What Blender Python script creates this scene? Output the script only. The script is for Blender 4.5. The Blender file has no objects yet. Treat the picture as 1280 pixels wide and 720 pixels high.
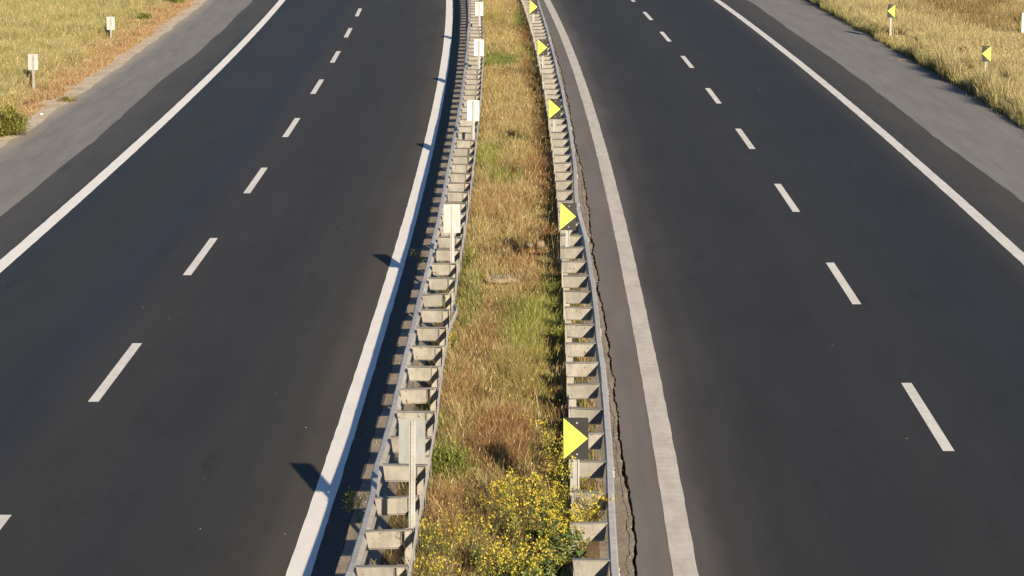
import bpy, math, random
import numpy as np
from mathutils import Vector

random.seed(7)
rng = np.random.default_rng(11)
sc = bpy.context.scene
COL = sc.collection

# ------------------------------------------------------------------ road frame
def base(D):                       # gentle bend of the motorway, metres sideways at distance D
    return -0.000254 * (D - 60.0) ** 2
def P(off, D, z=0.0):
    return (base(D) + off, D, z)
CAM_H, CAM_F = 8.2355, 3200.0
TH = math.atan(602 / CAM_F)
_c, _s = math.cos(TH), math.sin(TH)
def meas(x, y, z=0.0):             # survey: photo pixel -> (offset from road axis, distance) at height z
    u, v = (x - 640) / CAM_F, (y - 360) / CAM_F
    t = (CAM_H - z) / (_s + v * _c)
    D = (_c - v * _s) * t
    return u * t - base(D), D

# ------------------------------------------------------------------ value noise
def vnoise(x, y, seed=0, scale=1.0, octaves=3):
    x = np.asarray(x, float) * scale; y = np.asarray(y, float) * scale
    out = np.zeros(np.broadcast(x, y).shape); amp, tot = 1.0, 0.0
    for o in range(octaves):
        r = np.random.default_rng(seed * 31 + o)
        T = r.random((256, 256))
        xi = np.floor(x).astype(int); yi = np.floor(y).astype(int)
        fx = x - xi; fy = y - yi
        fx = fx * fx * (3 - 2 * fx); fy = fy * fy * (3 - 2 * fy)
        a = T[xi & 255, yi & 255]; b = T[(xi + 1) & 255, yi & 255]
        c = T[xi & 255, (yi + 1) & 255]; d = T[(xi + 1) & 255, (yi + 1) & 255]
        out += amp * ((a * (1 - fx) + b * fx) * (1 - fy) + (c * (1 - fx) + d * fx) * fy)
        tot += amp; amp *= 0.5; x = x * 2.03 + 17.3; y = y * 2.03 + 5.1
    return out / tot

# ------------------------------------------------------------------ materials
def mat(name):
    m = bpy.data.materials.new(name); m.use_nodes = True
    nt = m.node_tree; nt.nodes.clear()
    out = nt.nodes.new('ShaderNodeOutputMaterial')
    bs = nt.nodes.new('ShaderNodeBsdfPrincipled')
    nt.links.new(bs.outputs[0], out.inputs[0])
    return m, nt, bs
def N(nt, t, **kw):
    n = nt.nodes.new('ShaderNode' + t)
    for k, v in kw.items(): setattr(n, k, v)
    return n
def noise(nt, vec, scale, detail=4, rough=0.6):
    n = N(nt, 'TexNoise'); n.inputs['Scale'].default_value = scale
    n.inputs['Detail'].default_value = detail; n.inputs['Roughness'].default_value = rough
    if vec is not None: nt.links.new(vec, n.inputs['Vector'])
    return n.outputs['Fac']
def ramp(nt, fac, stops, interp='LINEAR'):
    r = N(nt, 'ValToRGB'); e = r.color_ramp; e.interpolation = interp
    while len(e.elements) > 1: e.elements.remove(e.elements[0])
    e.elements[0].position = stops[0][0]; e.elements[0].color = col(stops[0][1])
    for p, c in stops[1:]:
        k = e.elements.new(p); k.color = col(c)
    nt.links.new(fac, r.inputs[0]); return r.outputs[0]
def col(c):
    return (c, c, c, 1) if isinstance(c, (int, float)) else (c[0], c[1], c[2], 1)
def mix(nt, fac, a, b, mode='MIX'):
    m = N(nt, 'MixRGB', blend_type=mode)
    for i, v in enumerate((fac, a, b)):
        if isinstance(v, (int, float)): m.inputs[i].default_value = v if i == 0 else col(v)
        elif isinstance(v, tuple): m.inputs[i].default_value = col(v)
        else: nt.links.new(v, m.inputs[i])
    return m.outputs[0]
def mth(nt, op, a, b=None, c=None):
    m = N(nt, 'Math', operation=op)
    for i, v in enumerate((a, b, c)):
        if v is None: continue
        if isinstance(v, (int, float)): m.inputs[i].default_value = v
        else: nt.links.new(v, m.inputs[i])
    return m.outputs[0]
def mapped(nt, vec, sx, sy, sz=1.0):
    m = N(nt, 'Mapping'); m.inputs['Scale'].default_value = (sx, sy, sz)
    nt.links.new(vec, m.inputs[0]); return m.outputs[0]
def bump(nt, bs, h, strength, dist=0.01):
    b = N(nt, 'Bump'); b.inputs['Strength'].default_value = strength
    b.inputs['Distance'].default_value = dist
    nt.links.new(h, b.inputs['Height']); nt.links.new(b.outputs[0], bs.inputs['Normal'])

def road_uv(nt):                   # u = offset from the axis (m), v = distance along the road (m)
    return N(nt, 'UVMap').outputs[0]
def lateral(nt, uv, lo, hi):
    s = N(nt, 'SeparateXYZ'); nt.links.new(uv, s.inputs[0])
    r = N(nt, 'MapRange'); r.inputs['From Min'].default_value = lo; r.inputs['From Max'].default_value = hi
    nt.links.new(s.outputs[0], r.inputs[0]); return r.outputs[0]

def asphalt(name, lo, hi, stops, dark=1.0):
    """Fresh asphalt; stops = wear tint across the carriageway, (offset m, rgb)."""
    m, nt, bs = mat(name); uv = road_uv(nt)
    wob = noise(nt, mapped(nt, uv, .55, .07), 1.0, 4)
    lat = lateral(nt, uv, lo, hi)
    lat = mth(nt, 'ADD', lat, mth(nt, 'MULTIPLY', mth(nt, 'SUBTRACT', wob, .5), .10))
    tint = ramp(nt, lat, [((o - lo) / (hi - lo), c) for o, c in stops], 'EASE')
    big = noise(nt, mapped(nt, uv, .9, .16), 1.0, 5, .62)
    cl = mix(nt, 1.0, tint, ramp(nt, big, [(.3, .88), (.5, 1.0), (.72, 1.10)]), 'MULTIPLY')
    streak = noise(nt, mapped(nt, uv, 5.0, .12), 1.0, 3)
    cl = mix(nt, 1.0, cl, ramp(nt, streak, [(.3, .95), (.7, 1.05)]), 'MULTIPLY')
    blot = noise(nt, mapped(nt, uv, 2.1, .55), 1.0, 6, .7)
    cl = mix(nt, 1.0, cl, ramp(nt, blot, [(.26, .62), (.38, .94), (.5, 1.0)]), 'MULTIPLY')
    grain = noise(nt, uv, 55.0, 2, .8)
    cl = mix(nt, 1.0, cl, ramp(nt, grain, [(.25, .55), (.5, 1.0), (.75, 1.6)]), 'MULTIPLY')
    v = N(nt, 'TexVoronoi'); v.inputs['Scale'].default_value = 38.0; nt.links.new(uv, v.inputs[0])
    chip = mth(nt, 'LESS_THAN', v.outputs['Distance'], .10)
    wn = N(nt, 'TexWhiteNoise', noise_dimensions='3D'); nt.links.new(v.outputs['Position'], wn.inputs[0])
    chip = mth(nt, 'MULTIPLY', chip, mth(nt, 'GREATER_THAN', wn.outputs[0], .93))
    cl = mix(nt, chip, cl, (.22, .20, .17))
    nt.links.new(cl, bs.inputs['Base Color'])
    bs.inputs['Roughness'].default_value = .88; bs.inputs['Specular IOR Level'].default_value = .25
    bump(nt, bs, grain, .45, .006)
    return m

BL = (.0255, .0295, .0385); GY = (.0385, .0365, .0345); BR = (.050, .043, .036); DK = (.027, .0275, .030)
M = {}
M['asph_left'] = asphalt('asphalt_west', -11, -1.3, [(-10.9, (.080, .074, .066)), (-9.7, (.066, .062, .057)), (-9.1, BL), (-8.3, (.032, .032, .034)), (-7.6, (.031, .0315, .034)),
    (-6.7, BL), (-5.9, GY), (-5.2, (.036, .0345, .033)), (-4.3, (.033, .032, .033)), (-3.4, GY), (-2.7, (.048, .043, .037)), (-2.3, (.072, .060, .046)), (-1.7, (.09, .076, .060))])
M['asph_right'] = asphalt('asphalt_east', 1.5, 11, [(1.55, (.185, .160, .138)), (2.05, (.165, .143, .124)), (2.32, (.098, .086, .076)), (2.75, (.048, .043, .040)), (3.5, (.032, .031, .0305)),
    (4.4, (.029, .0285, .0295)), (5.4, (.032, .031, .0305)), (6.2, (.030, .0295, .0295)), (7.0, DK), (7.9, (.024, .0255, .030)), (8.8, (.026, .0265, .029)), (9.5, (.052, .048, .043)), (10.8, (.070, .063, .053))])

def old_asphalt(name='old_grey_asphalt', dust=None):
    m, nt, bs = mat(name); uv = road_uv(nt)
    a = noise(nt, mapped(nt, uv, 1.6, .22), 1.0, 6, .65)
    cl = ramp(nt, a, [(.25, (.19, .177, .158)), (.5, (.22, .204, .182)), (.75, (.255, .234, .206))])
    s = noise(nt, mapped(nt, uv, 7, .2), 1.0, 3)
    cl = mix(nt, 1.0, cl, ramp(nt, s, [(.3, .9), (.7, 1.08)]), 'MULTIPLY')
    g = noise(nt, uv, 45, 2, .8)
    cl = mix(nt, 1.0, cl, ramp(nt, g, [(.25, .75), (.75, 1.28)]), 'MULTIPLY')
    if dust:
        d = lateral(nt, uv, dust[0], dust[1])
        d = mth(nt, 'ADD', d, mth(nt, 'MULTIPLY', mth(nt, 'SUBTRACT', noise(nt, mapped(nt, uv, 2.2, .6), 1.0, 5, .7), .5), .8))
        cl = mix(nt, ramp(nt, d, [(.0, 0.0), (1.0, .85)]), cl, (.50, .39, .28))
    nt.links.new(cl, bs.inputs['Base Color']); bs.inputs['Roughness'].default_value = .9
    bs.inputs['Specular IOR Level'].default_value = .2
    bump(nt, bs, g, .4, .006); return m
M['shoulder'] = old_asphalt()
M['shoulder_dusty'] = old_asphalt('dusty_old_asphalt', (-12.05, -12.75))

def dirt(name, c0, c1, c2):
    m, nt, bs = mat(name)
    g = N(nt, 'NewGeometry').outputs['Position']
    a = noise(nt, g, 1.3, 6, .65)
    cl = ramp(nt, a, [(.28, c0), (.5, c1), (.72, c2)])
    b = noise(nt, g, 28, 4, .75)
    cl = mix(nt, 1.0, cl, ramp(nt, b, [(.25, .6), (.5, 1.0), (.75, 1.4)]), 'MULTIPLY')
    nt.links.new(cl, bs.inputs['Base Color']); bs.inputs['Roughness'].default_value = 1
    bs.inputs['Specular IOR Level'].default_value = .1
    bump(nt, bs, b, .8, .02); return m
M['soil'] = dirt('dry_soil', (.11, .075, .035), (.18, .12, .055), (.24, .165, .08))
M['sand'] = dirt('sandy_verge', (.46, .35, .235), (.62, .50, .36), (.72, .60, .45))
M['rubble'] = dirt('broken_pavement', (.23, .18, .13), (.32, .255, .19), (.41, .33, .25))

def paint(name, c, wear, lanes=True):
    m, nt, bs = mat(name); uv = road_uv(nt)
    a = noise(nt, mapped(nt, uv, 5, 1.2), 1.0, 6, .7)
    cl = mix(nt, 1.0, c, ramp(nt, a, [(.3, 1 - .35 * wear), (.6, 1.0)]), 'MULTIPLY')
    t = noise(nt, mapped(nt, uv, 2.0, 14), 1.0, 3, .6)      # roller ripple across the line
    cl = mix(nt, 1.0, cl, ramp(nt, t, [(.3, 1 - .20 * wear), (.65, 1.0)]), 'MULTIPLY')
    b = noise(nt, uv, 26, 5, .8)
    cl = mix(nt, ramp(nt, b, [(.30, wear), (.37, 0.0)]), cl, (.11, .10, .09))
    nt.links.new(cl, bs.inputs['Base Color']); bs.inputs['Roughness'].default_value = .75
    return m
M['paint_white'] = paint('white_road_paint', (.92, .855, .765), .3)
M['paint_worn'] = paint('worn_road_paint', (.66, .585, .49), .7)
M['paint_dash'] = paint('lane_dash_paint', (.82, .755, .665), .6)

def steel(name, c0, c1, rust=.5, metal=.25, rough=.55):
    m, nt, bs = mat(name)
    tc = N(nt, 'TexCoord').outputs['Object']
    oi = N(nt, 'ObjectInfo')
    off = N(nt, 'VectorMath', operation='ADD'); nt.links.new(tc, off.inputs[0])
    cb = N(nt, 'CombineXYZ'); r50 = mth(nt, 'MULTIPLY', oi.outputs['Random'], 50.0)
    for i in range(3): nt.links.new(r50, cb.inputs[i])
    nt.links.new(cb.outputs[0], off.inputs[1]); v = off.outputs[0]
    a = noise(nt, v, 5, 5, .6)
    cl = ramp(nt, a, [(.3, c0), (.7, c1)])
    dirtn = noise(nt, mapped(nt, v, 14, 14, 3), 1, 4, .7)
    cl = mix(nt, 1.0, cl, ramp(nt, dirtn, [(.3, .78), (.55, 1.0)]), 'MULTIPLY')
    spots = noise(nt, v, 17, 3, .6)
    amt = mth(nt, 'MULTIPLY', mth(nt, 'GREATER_THAN', oi.outputs['Random'], 1 - rust), .85)
    fac = mth(nt, 'MULTIPLY', ramp(nt, spots, [(.62, 0.0), (.68, 1.0)]), amt)
    cl = mix(nt, fac, cl, (.085, .05, .03))
    tone = ramp(nt, oi.outputs['Random'], [(0, .86), (1, 1.12)])
    cl = mix(nt, 1.0, cl, tone, 'MULTIPLY')
    nt.links.new(cl, bs.inputs['Base Color'])
    bs.inputs['Metallic'].default_value = metal; bs.inputs['Roughness'].default_value = rough
    bump(nt, bs, noise(nt, v, 60, 2), .12, .004)
    return m
M['spacer'] = steel('weathered_zinc_spacer', (.195, .174, .146), (.285, .256, .217), .6, .0, .7)
M['beam'] = steel('galvanised_beam', (.42, .385, .34), (.54, .50, .445), .12, .03, .6)
M['post'] = steel('galvanised_post', (.25, .225, .185), (.33, .30, .255), .35, .0, .7)
M['signpost'] = steel('zinc_sign_post', (.30, .285, .26), (.38, .36, .33), .0, .1, .6)
M['backplate'] = steel('sign_back_sheet', (.52, .50, .46), (.62, .60, .56), .0, .05, .55)
M['backplate_less_lit'] = steel('less_lit_sign_back_sheet', (.225, .222, .215), (.27, .265, .255), .0, .1, .6)  # darker copy of the sheet: nearest panel's weaker light put into its colour
M['backplate_white'] = steel('white_sign_back_sheet', (.40, .385, .355), (.47, .45, .42), .0, .05, .6)
M['backplate_pale'] = steel('pale_sign_back_sheet', (.30, .285, .26), (.36, .345, .315), .0, .05, .6)

def plain(name, c, rough=.6, var=.1, scale=8, spec=.4):
    m, nt, bs = mat(name)
    tc = N(nt, 'TexCoord').outputs['Object']
    cl = mix(nt, 1.0, c, ramp(nt, noise(nt, tc, scale, 4), [(.3, 1 - var), (.7, 1 + var)]), 'MULTIPLY')
    nt.links.new(cl, bs.inputs['Base Color']); bs.inputs['Roughness'].default_value = rough
    bs.inputs['Specular IOR Level'].default_value = spec
    return m
M['black'] = plain('dark_grey_sheeting', (.0135, .0125, .010), .6, .2)
M['yellow'] = plain('fluorescent_yellow_sheeting', (.60, .60, .065), .5, .08)
M['bolt'] = plain('bolt_zinc', (.5, .48, .45), .5)
M['boltdark'] = plain('bolt_rusty', (.10, .075, .055), .7)
M['stone'] = plain('pale_stone', (.30, .245, .165), .9, .3, 14)
M['chalk'] = plain('white_stone', (.6, .55, .47), .9, .25, 20)
M['clay'] = plain('reddish_stone', (.25, .165, .105), .9, .25, 20)
M['pebble'] = plain('pebble_grey', (.28, .25, .21), .9, .3, 3)

def foliage(name, trans=.22):
    m = bpy.data.materials.new(name); m.use_nodes = True
    nt = m.node_tree; nt.nodes.clear()
    out = N(nt, 'OutputMaterial'); at = N(nt, 'Attribute', attribute_name='Col')
    d = N(nt, 'BsdfDiffuse'); t = N(nt, 'BsdfTranslucent'); mx = N(nt, 'MixShader')
    mx.inputs[0].default_value = trans
    nt.links.new(at.outputs['Color'], d.inputs[0]); nt.links.new(at.outputs['Color'], t.inputs[0])
    nt.links.new(d.outputs[0], mx.inputs[1]); nt.links.new(t.outputs[0], mx.inputs[2])
    nt.links.new(mx.outputs[0], out.inputs[0]); return m
M['leaf'] = foliage('plant_tissue')

# ------------------------------------------------------------------ object helpers
def link(name, me, m=None, parent=None):
    o = bpy.data.objects.new(name, me); COL.objects.link(o)
    if m is not None and me is not None: me.materials.append(m)
    if parent is not None: o.parent = parent
    return o
def tag(o, label=None, cat=None, group=None, kind=None):
    if label: o['label'] = label
    if cat: o['category'] = cat
    if group: o['group'] = group
    if kind: o['kind'] = kind
    return o
def thing(name, loc, label, cat, group=None, rz=0.0):
    o = bpy.data.objects.new(name, None); COL.objects.link(o)
    o.location = loc; o.rotation_euler = (0, 0, rz); o.empty_display_size = .2
    return tag(o, label, cat, group)
def npmesh(name, V, loops, starts, colors=None):
    me = bpy.data.meshes.new(name)
    me.vertices.add(len(V)); me.vertices.foreach_set('co', np.asarray(V, np.float32).ravel())
    me.loops.add(len(loops)); me.loops.foreach_set('vertex_index', np.asarray(loops, np.int32))
    me.polygons.add(len(starts)); me.polygons.foreach_set('loop_start', np.asarray(starts, np.int32))
    me.update(calc_edges=True)
    if colors is not None:
        a = me.attributes.new('Col', 'FLOAT_COLOR', 'POINT')
        c = np.ones((len(V), 4), np.float32); c[:, :3] = colors
        a.data.foreach_set('color', c.ravel())
    return me
class MB:                                           # mesh collector
    def __init__(s): s.v = []; s.f = []
    def add(s, v, f):
        n = len(s.v); s.v += [tuple(p) for p in v]; s.f += [tuple(i + n for i in q) for q in f]
    def box(s, x0, x1, y0, y1, z0, z1):
        s.add([(x0, y0, z0), (x1, y0, z0), (x1, y1, z0), (x0, y1, z0), (x0, y0, z1), (x1, y0, z1), (x1, y1, z1), (x0, y1, z1)],
              [(0, 3, 2, 1), (4, 5, 6, 7), (0, 1, 5, 4), (1, 2, 6, 5), (2, 3, 7, 6), (3, 0, 4, 7)])
    def cyl(s, c, axis, r, h, n=8):
        ax = Vector(axis).normalized(); q = ax.to_track_quat('Z', 'Y'); c = Vector(c)
        v = []
        for k in (0, h):
            for i in range(n):
                a = 2 * math.pi * i / n
                v.append(c + q @ Vector((r * math.cos(a), r * math.sin(a), k)))
        s.add(v, [tuple(range(n))[::-1], tuple(range(n, 2 * n))] + [(i, (i + 1) % n, n + (i + 1) % n, n + i) for i in range(n)])
    def prism(s, poly, y0, y1):                     # polygon in x,z pulled along y
        n = len(poly)
        v = [(x, y0, z) for x, z in poly] + [(x, y1, z) for x, z in poly]
        s.add(v, [tuple(range(n)), tuple(range(2 * n - 1, n - 1, -1))] + [(i, n + i, n + (i + 1) % n, (i + 1) % n) for i in range(n)])
    def vprism(s, poly, z0, z1):                    # polygon in x,y pulled along z
        n = len(poly)
        v = [(x, y, z0) for x, y in poly] + [(x, y, z1) for x, y in poly]
        s.add(v, [tuple(range(n))[::-1], tuple(range(n, 2 * n))] + [(i, (i + 1) % n, n + (i + 1) % n, n + i) for i in range(n)])
    def mesh(s, name, bevel=0):
        me = bpy.data.meshes.new(name); me.from_pydata(s.v, [], s.f); me.update()
        if bevel:
            import bmesh
            bm = bmesh.new(); bm.from_mesh(me)
            bmesh.ops.remove_doubles(bm, verts=bm.verts, dist=1e-5)
            bmesh.ops.bevel(bm, geom=list(bm.edges), offset=bevel, segments=1, affect='EDGES', clamp_overlap=True)
            bm.to_mesh(me); bm.free()
        return me

def strip(name, m, lo, hi, z, Ds, nx=2, skirt=0.0, kind='structure', parent=None):
    """sheet following the road between two offset curves, UV in metres"""
    lo_f = lo if callable(lo) else (lambda D: np.full(len(D), lo)); hi_f = hi if callable(hi) else (lambda D: np.full(len(D), hi))
    L, H = lo_f(Ds), hi_f(Ds); n = len(Ds); V = []; UV = []
    cols = [i / (nx - 1) for i in range(nx)]
    rows = ([(0, -skirt)] if skirt else []) + [(t, 0.0) for t in cols] + ([(1, -skirt)] if skirt else [])
    w = len(rows)
    for i in range(n):
        for t, dz in rows:
            o = L[i] + (H[i] - L[i]) * t
            V.append((base(Ds[i]) + o, Ds[i], z + dz)); UV.append((o, Ds[i]))
    F = [(i * w + j, i * w + j + 1, (i + 1) * w + j + 1, (i + 1) * w + j) for i in range(n - 1) for j in range(w - 1)]
    me = bpy.data.meshes.new(name); me.from_pydata(V, [], F); me.update()
    uvl = me.uv_layers.new(name='UVMap')
    vi = np.empty(len(me.loops), np.int32); me.loops.foreach_get('vertex_index', vi)
    uvl.data.foreach_set('uv', np.array(UV, np.float32)[vi].ravel())
    return tag(link(name, me, m, parent), kind=kind)

# ------------------------------------------------------------------ ground, carriageways, markings
Dfar = np.concatenate([np.arange(2, 140, .25), np.arange(140, 262, 3.)])
def wav(seed, sc_, amp, c):
    return lambda D: c + amp * 2 * (vnoise(D, D * 0 + .5, seed, sc_, 4) - .5)

def terrain_z(off, D):
    z = np.interp(off, [-200, -60, -24, -17, -14, -13.1, -12.75, -12.45, -1.9, -1.72, -1.55, -1.1, -.5, 0, .5, 1.0, 1.35, 1.5, 1.70, 1.9, 13.0, 13.25, 13.6, 14.2, 17, 24, 60, 200],
                  [3.0, 1.2, .35, .16, .04, -.03, -.06, -.12, -.12, -.12, -.02, .0, .05, .07, .05, .01, -.02, -.12, -.14, -.14, -.12, -.03, .04, .09, .16, .3, 1.2, 3.0])
    rough = 2 * (vnoise(off, D, 3, 1.1, 3) - .5)
    k = np.clip((np.abs(off) - 13.2) / 1.5, 0, 1) * .10 + np.where(np.abs(off) < 1.0, .04, 0)
    return z + k * rough
offs = np.array([-200, -120, -60, -40, -30, -26, -23, -21, -19, -17.5, -16.5, -15.5, -14.8, -14.2, -13.7, -13.3, -13.0, -12.8, -12.6, -12.45, -8, -4, -1.9, -1.72, -1.55, -1.35, -1.1, -.9, -.7, -.5, -.3, -.1,
                 .1, .3, .5, .7, .9, 1.1, 1.3, 1.42, 1.5, 1.70, 1.9, 5, 9, 13.0, 13.15, 13.3, 13.5, 13.8, 14.2, 14.8, 15.5, 16.5, 17.5, 19, 21, 23, 26, 30, 40, 60, 120, 200])
Dt = np.concatenate([[-60, -30, -10], np.arange(2, 140, .5), np.arange(140, 262, 4.), [300, 360, 450, 600]])
OO, DD = np.meshgrid(offs, Dt)
ZZ = terrain_z(OO, DD)
Dc = np.clip(DD, -60, 260)
V = np.stack([base(Dc) + OO, DD, ZZ], -1).reshape(-1, 3)
w = len(offs); i, j = np.meshgrid(np.arange(len(Dt) - 1), np.arange(w - 1), indexing='ij')
F = np.stack([i * w + j, i * w + j + 1, (i + 1) * w + j + 1, (i + 1) * w + j], -1).reshape(-1, 4)
tag(link('terrain', npmesh('terrain', V, F.ravel(), np.arange(0, F.size, 4)), M['soil']), kind='structure')

strip('sandy_edge', M['sand'], wav(21, .8, .12, -13.6), lambda D: wav(22, .5, .14, -12.52)(D) + wav(23, 2.6, .07, 0)(D), -.001, Dfar, 6)
strip('shoulder_west', M['shoulder_dusty'], lambda D: wav(5, .5, .16, -12.68)(D) + wav(6, 3.1, .05, 0)(D), -10.15, -.006, Dfar, 8, .05)
strip('shoulder_east', M['shoulder'], 10.45, lambda D: wav(7, .6, .10, 13.42)(D) + wav(6, 3.1, .05, 0)(D), -.006, Dfar, 8, .05)
strip('carriageway_west', M['asph_left'], lambda D: wav(8, .09, .22, -10.52)(D) + wav(9, 1.3, .03, 0)(D), lambda D: wav(10, 1.4, .04, -1.66)(D), 0, Dfar, 12, .05)
strip('dirt_strip', M['rubble'], lambda D: wav(10, 1.4, .04, -1.655)(D), -1.12, -.004, Dfar, 5, .05)
crk_D = [20, 27, 30, 32, 34, 38, 44, 50, 54, 59, 63, 77, 87, 140, 262]
crk_o = [1.66, 1.665, 1.675, 1.645, 1.64, 1.64, 1.60, 1.60, 1.61, 1.62, 1.60, 1.66, 1.70, 1.70, 1.70]
Dn = np.concatenate([np.arange(8, 140, .06), np.arange(140, 262, 1.)])
def crack(D):
    D = np.asarray(D, float)
    return np.interp(D, crk_D, crk_o) + .05 * 2 * (vnoise(D, D * 0 + .3, 12, 1.1, 2) - .5) + .022 * 2 * (vnoise(D, D * 0 + .3, 13, 6., 3) - .5)
strip('carriageway_east', M['asph_right'], crack, lambda D: wav(14, .09, .14, 10.8)(D) + wav(9, 1.3, .03, 0)(D), 0, Dn, 10, .07)
# strip of broken pavement between the crack and the right guardrail, itself split by a finer second crack
def crack2(D): return crack(D) - .095 + .045 * 2 * (vnoise(D, D * 0 + .9, 15, 1.7, 4) - .5)
strip('cracked_pavement_rim', M['rubble'], lambda D: crack2(D) - .006 + .020 * vnoise(D, D * 0, 16, 5, 2), lambda D: crack(D) - .022 - .045 * vnoise(D, D * 0, 17, 1.5, 3) ** 2, -.004, Dn, 3, .07)
strip('cracked_pavement_strip', M['rubble'], lambda D: np.full(len(D), 1.24) + .04 * vnoise(D, D * 0, 18, 2, 3), crack2, -.010, Dn, 4, .07)

def edge_line(name, m, o, wdt, seed):
    strip(name, m, lambda D: o - wdt / 2 + .010 * 2 * (vnoise(D, D * 0, seed, 3, 4) - .5), lambda D: o + wdt / 2 + .010 * 2 * (vnoise(D, D * 0, seed + 1, 3, 4) - .5), .004, Dfar, 3)
edge_line('edge_line_outer_west', M['paint_white'], -9.27, .27, 31)
edge_line('edge_line_inner_west', M['paint_white'], -2.05, .27, 33)
edge_line('edge_line_inner_east', M['paint_worn'], 2.175, .275, 35)
edge_line('edge_line_outer_east', M['paint_dash'], 9.52, .25, 37)
for n_, o_, starts in (('lane_dash', -5.74, [15.4, 25.25, 35.1, 45.0, 54.85, 64.45, 74.35, 83.6, 92.9, 102.4, 112., 121.6, 131.]),
                       ('lane_dash', 5.88, [12.5, 22.4, 32.3, 42.28, 52.27, 62.16, 71.9, 81.9, 91.26, 100.6, 110.14, 119.8, 129.4])):
    for s0 in starts:
        so = random.uniform(-.015, .015)
        strip(n_, M['paint_dash'], o_ - .075 + so, o_ + .075 + so, .004, np.linspace(s0, s0 + 4.0, 9), 2)

# ------------------------------------------------------------------ guardrails
SP = 1.3333
RD_D = [0, 24, 27, 30, 34, 40, 44, 46.3, 48, 50, 52, 54.5, 57, 71, 84, 101, 140]
RD_O = [1.34, 1.34, 1.37, 1.39, 1.41, 1.385, 1.365, 1.33, 1.285, 1.285, 1.32, 1.345, 1.36, 1.37, 1.38, 1.43, 1.43]
def beam_right(D): return -.045 + np.interp(D, RD_D, RD_O) + .012 * 2 * (vnoise(D, np.asarray(D) * 0, 41, .45, 2) - .5)
LD_D = [0, 24, 26, 27.6, 28.6, 30, 32, 36, 47, 57, 71, 84, 101, 140]
LD_O = [-1.235, -1.235, -1.225, -1.215, -1.25, -1.235, -1.235, -1.255, -1.25, -1.27, -1.25, -1.24, -1.19, -1.19]
def beam_left(D): return -.018 + np.interp(D, LD_D, LD_O) + .012 * 2 * (vnoise(D, np.asarray(D) * 0, 42, .45, 2) - .5)
def strap_left(D):
    D = np.asarray(D, float)
    return np.interp(D, [24, 31, 34, 60, 100], [-.725, -.735, -.80, -.825, -.78]) + np.interp(D, [0, 36.6, 37.4, 38.2, 38.7, 140], [0, 0, .03, .085, 0, 0]) + .01 * 2 * (vnoise(D, D * 0, 43, .5, 2) - .5)

W = [(.012, .44), (.052, .444), (.076, .462), (.083, .490), (.076, .527), (.028, .560), (.002, .578), (.0, .595), (.002, .612), (.028, .630), (.076, .663), (.083, .700), (.079, .733), (.066, .746), (.012, .75)]
def sweep(profile, offf, D0, D1, sgn, shift=0.0, step=.2222):
    """closed profile (n towards the road, z) carried along the road"""
    Ds = np.linspace(D0, D1, max(2, int(round((D1 - D0) / step)) + 1)); O = offf(Ds); k = len(profile); V = []
    for d, o in zip(Ds, O):
        for nn, z in profile: V.append((base(d) + o + sgn * (nn + shift), d, z))
    F = [(a * k + b, a * k + (b + 1) % k, (a + 1) * k + (b + 1) % k, (a + 1) * k + b) for a in range(len(Ds) - 1) for b in range(k)]
    F += [tuple(range(k)), tuple(range((len(Ds) - 1) * k, len(Ds) * k))[::-1]]
    return V, F
def closed(pf, t):
    return list(pf) + [(n - t, z) for n, z in reversed(pf)]
def local(V, root):
    return [(x - root[0], y - root[1], z - root[2]) for x, y, z in V]

def c_spacer(width, sgn, start=0.0):
    """plate facing traffic with folded top, bottom and side flanges; x runs from the post (0) towards the road"""
    b = MB(); w_ = width; s = sgn
    def bx(x0, x1, *r): b.box(min(s * x0, s * x1), max(s * x0, s * x1), *r)
    b.prism([(s * x_, z_) for x_, z_ in ([(start, .742), (w_, .742), (w_ - .028, .55), (start + (.02 if not start else .004), .55)])], 0, .006)   # web
    bx(-.004, w_ + .004, -.062, .008, .743, .749)          # top flange
    bx(start + .022, w_ - .035, -.030, -.001, .543, .549)   # bottom flange
    if start: bx(start, start + .005, -.034, -.001, .556, .740)   # folded side against the post
    return b

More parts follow.
